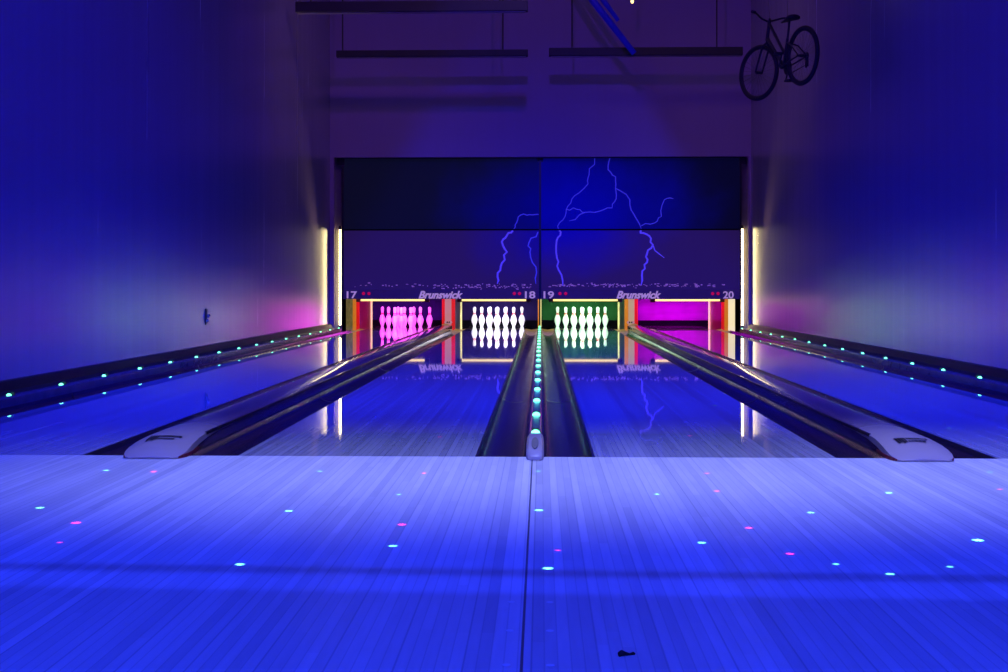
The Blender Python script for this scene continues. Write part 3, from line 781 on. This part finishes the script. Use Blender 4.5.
# blue wash over the approach and the first half of the lanes
bw = light('SPOT', 'blue_wash', (0, -1.5, 6.6), (0, 6.0, 0), (.016, .040, 1.), 4600, spot_size=R(70), spot_blend=.6, shadow_soft_size=.03)
bl = light('SPOT', 'blue_lane_wash', (0, 6.0, 7.0), (0, 12.5, 0), (.004, .020, 1.), 7000, spot_size=R(85), spot_blend=.9, shadow_soft_size=.05)
# blue floods on the side walls near the bowlers
light('SPOT', 'blue_wall_flood', (.6, 2.0, 5.6), (-3.7, 8.0, 2.2), (.0, .0, 1.), 3600, spot_size=R(56), spot_blend=.7, shadow_soft_size=.1)
light('SPOT', 'blue_wall_flood', (-.6, 2.0, 5.6), (3.7, 8.0, 2.2), (.0, .0, 1.), 3600, spot_size=R(56), spot_blend=.7, shadow_soft_size=.1)
# violet light on the far wall
light('SPOT', 'violet_back_wash', (0, 9.5, 6.5), (0, 22.4, 3.6), (.26, .035, 1.), 560, spot_size=R(75), spot_blend=.5, shadow_soft_size=.05)
light('AREA', 'dim_ambient', (0, 14, 7.4), (0, 15, 0), (.34, .20, .45), 22, size=6, size_y=10, shape='RECTANGLE')

# pale pool in front of the foul line, cut by barn doors towards the bowler
def smooth_step(M, n, l, val, a, b):
    k = n.new('ShaderNodeMapRange'); k.interpolation_type = 'SMOOTHSTEP'
    k.inputs['From Min'].default_value = a; k.inputs['From Max'].default_value = b
    l.new(val, k.inputs['Value']); return k.outputs[0]
def pool(n, l, M, u, v, em):
    near = smooth_step(M, n, l, v, 3.55, 5.2)
    far = M('SUBTRACT', 1.0, smooth_step(M, n, l, v, 5.6, 7.6))
    lx = smooth_step(M, n, l, u, -3.4, -.6); rx = M('SUBTRACT', 1.0, smooth_step(M, n, l, u, 1.8, 4.6))
    l.new(M('MULTIPLY', M('MULTIPLY', near, far), M('MULTIPLY', lx, rx)), em.inputs['Strength'])
def barn(M, n, l, u):       # barn doors keep the beam between the side walls
    return M('SUBTRACT', 1.0, smooth_step(M, n, l, M('ABSOLUTE', u), 3.5, 4.6))
def shutters(n, l, M, u, v, em):
    w_ = M('SUBTRACT', v, M('MULTIPLY', u, -.03))
    b = M('SUBTRACT', smooth_step(M, n, l, w_, 3.36, 3.39), smooth_step(M, n, l, w_, 3.45, 3.48))
    c = M('SUBTRACT', 1.0, smooth_step(M, n, l, w_, 3.17, 3.21))
    l.new(M('MULTIPLY', barn(M, n, l, u), M('SUBTRACT', M('SUBTRACT', 1.0, M('MULTIPLY', b, .42)), M('MULTIPLY', c, .33))), em.inputs['Strength'])
projector(bw, shutters)
projector(bl, lambda n, l, M, u, v, em: l.new(barn(M, n, l, u), em.inputs['Strength']))
lo = light('SPOT', 'pale_pool', (.5, 4.2, 6.8), (.5, 5.6, 0), (.37, .45, 1.), 1900, spot_size=R(110), spot_blend=.1, shadow_soft_size=.02)
projector(lo, pool)

# laser dots scattered over the approach and lanes
def floor_pt(px, py):
    Y = .757 * 1290 / (py - 287.1); c, s = math.cos(.0288), math.sin(.0288)
    r_ = (px - 504) / 1290
    # camera-space (r*D, D) rotated by the camera's yaw
    D = Y / (c + s * r_)
    return .027 + D * (c * r_ - s), Y
GREEN = [(40, 510, 1.3), (106, 472, 1), (289, 512, 1.1), (320, 472, .8), (240, 566, 1), (393, 546.5, 1), (399, 495, .6), (539, 510, 1.3), (548, 568, 1.2), (538, 471, .8), (702, 541.5, .9), (657, 493.5, .7), (811, 511, .9), (889, 491, 1.1), (978, 537.5, 1.6), (890, 571.5, .8), (836, 562, .6), (380, 395, .8), (949, 427, .9), (885, 403, .8), (950, 564, .6), (990, 470, .7), (766, 430, .9), (715, 405, .8), (211, 393, .9)]
PINK = [(76, 525, 1.3), (154, 473, 1.1), (402, 525, 1.1), (424, 473.5, .8), (440, 437, .9), (707, 472.5, .8), (717, 490, .8), (749, 526.5, .9), (790, 552, .8), (60, 545, .5), (558, 550, .5), (203, 424, 1.2), (905, 432, 1.0), (1000, 487, .7), (690, 435, .8)]
def dots(lst):
    def fn(n, l, M, u, v, em):
        tot = None
        for px, py, k in lst:
            x, y = floor_pt(px, py)
            du, dv = M('SUBTRACT', u, x), M('SUBTRACT', v, y)
            d2 = M('ADD', M('MULTIPLY', du, du), M('MULTIPLY', dv, dv))
            q = M('MULTIPLY', M('SUBTRACT', 1.0, M('DIVIDE', d2, (.0155 * math.sqrt(k)) ** 2), clamp=True), k)
            tot = q if tot is None else M('ADD', tot, q)
        l.new(tot, em.inputs['Strength'])
    return fn
lg = light('SPOT', 'green_dot_projector', (0, 3.0, 6.5), (0, 6.0, 0), (.18, 1., .62), 9000, spot_size=R(120), spot_blend=0, shadow_soft_size=0.)
projector(lg, dots(GREEN))
lp = light('SPOT', 'pink_dot_projector', (.3, 3.0, 6.5), (.3, 6.0, 0), (1., .02, .45), 9500, spot_size=R(120), spot_blend=0, shadow_soft_size=0.)
projector(lp, dots(PINK))

# coloured light over each pin deck, behind the mask
deckcol = {17: ((1., .08, 1.), 16), 18: ((.88, .82, 1.), 14), 19: ((.60, 1., .66), 13.5), 20: ((.85, .0, 1.), 24)}
for k, (c_, e_) in deckcol.items():
    light('AREA', 'pin_deck_lamp', (LANES[k], 22.95, .86), (LANES[k], 24.9, .10), c_, e_, shape='RECTANGLE', size=.8, size_y=.12, spread=R(52))
light('AREA', 'far_ambient', (0, 18, 7.4), (0, 19, 0), (.55, .36, .50), 25, size=5, size_y=3, shape='RECTANGLE')  # added fill for the dim far end, not a fixture
for s in (-1, 1):
    light('SPOT', 'dusky_wall_wash', (-s * .6, 15.5, 6.6), (s * 3.53, 19.6, 2.6), (.62, .34, .42), 170, spot_size=R(66), spot_blend=1., shadow_soft_size=.4)  # added fill lifting the far stretch of the side walls
# warm streaks thrown up the side walls from the tube lights
for s in (-1, 1):
    light('SPOT', 'warm_uplight', (s * 3.40, 21.2, .35), (s * 3.53, 18.9, 3.2), (1., .68, .42), 150, spot_size=R(12), spot_blend=1., shadow_soft_size=.02)
    light('SPOT', 'warm_uplight', (s * 3.25, 21.0, 1.0), (s * 3.53, 17.6, 4.2), (1., .62, .50), 85, spot_size=R(40), spot_blend=1., shadow_soft_size=.02)

# ------------------------------------------------------------------ world, camera, view
wd = bpy.data.worlds.new('night'); S.world = wd; wd.use_nodes = True
wd.node_tree.nodes['Background'].inputs[0].default_value = (.004, .003, .02, 1); wd.node_tree.nodes['Background'].inputs[1].default_value = .5
cd = bpy.data.cameras.new('camera'); cam = bpy.data.objects.new('camera', cd); COL.objects.link(cam)
cam.location = (.0274, 0, .7574); cam.rotation_euler = (R(90), 0, .0288)
cd.sensor_width = 36; cd.lens = 1290 / 1008 * 36; cd.shift_y = -(336 - 287.1) / 1008
cd.clip_start = .05
S.camera = cam
S.view_settings.view_transform = 'Standard'; S.view_settings.look = 'None'; S.view_settings.exposure = 0
S.cycles.max_bounces = 8; S.cycles.sample_clamp_indirect = 40.0
S.cycles.use_denoising = True
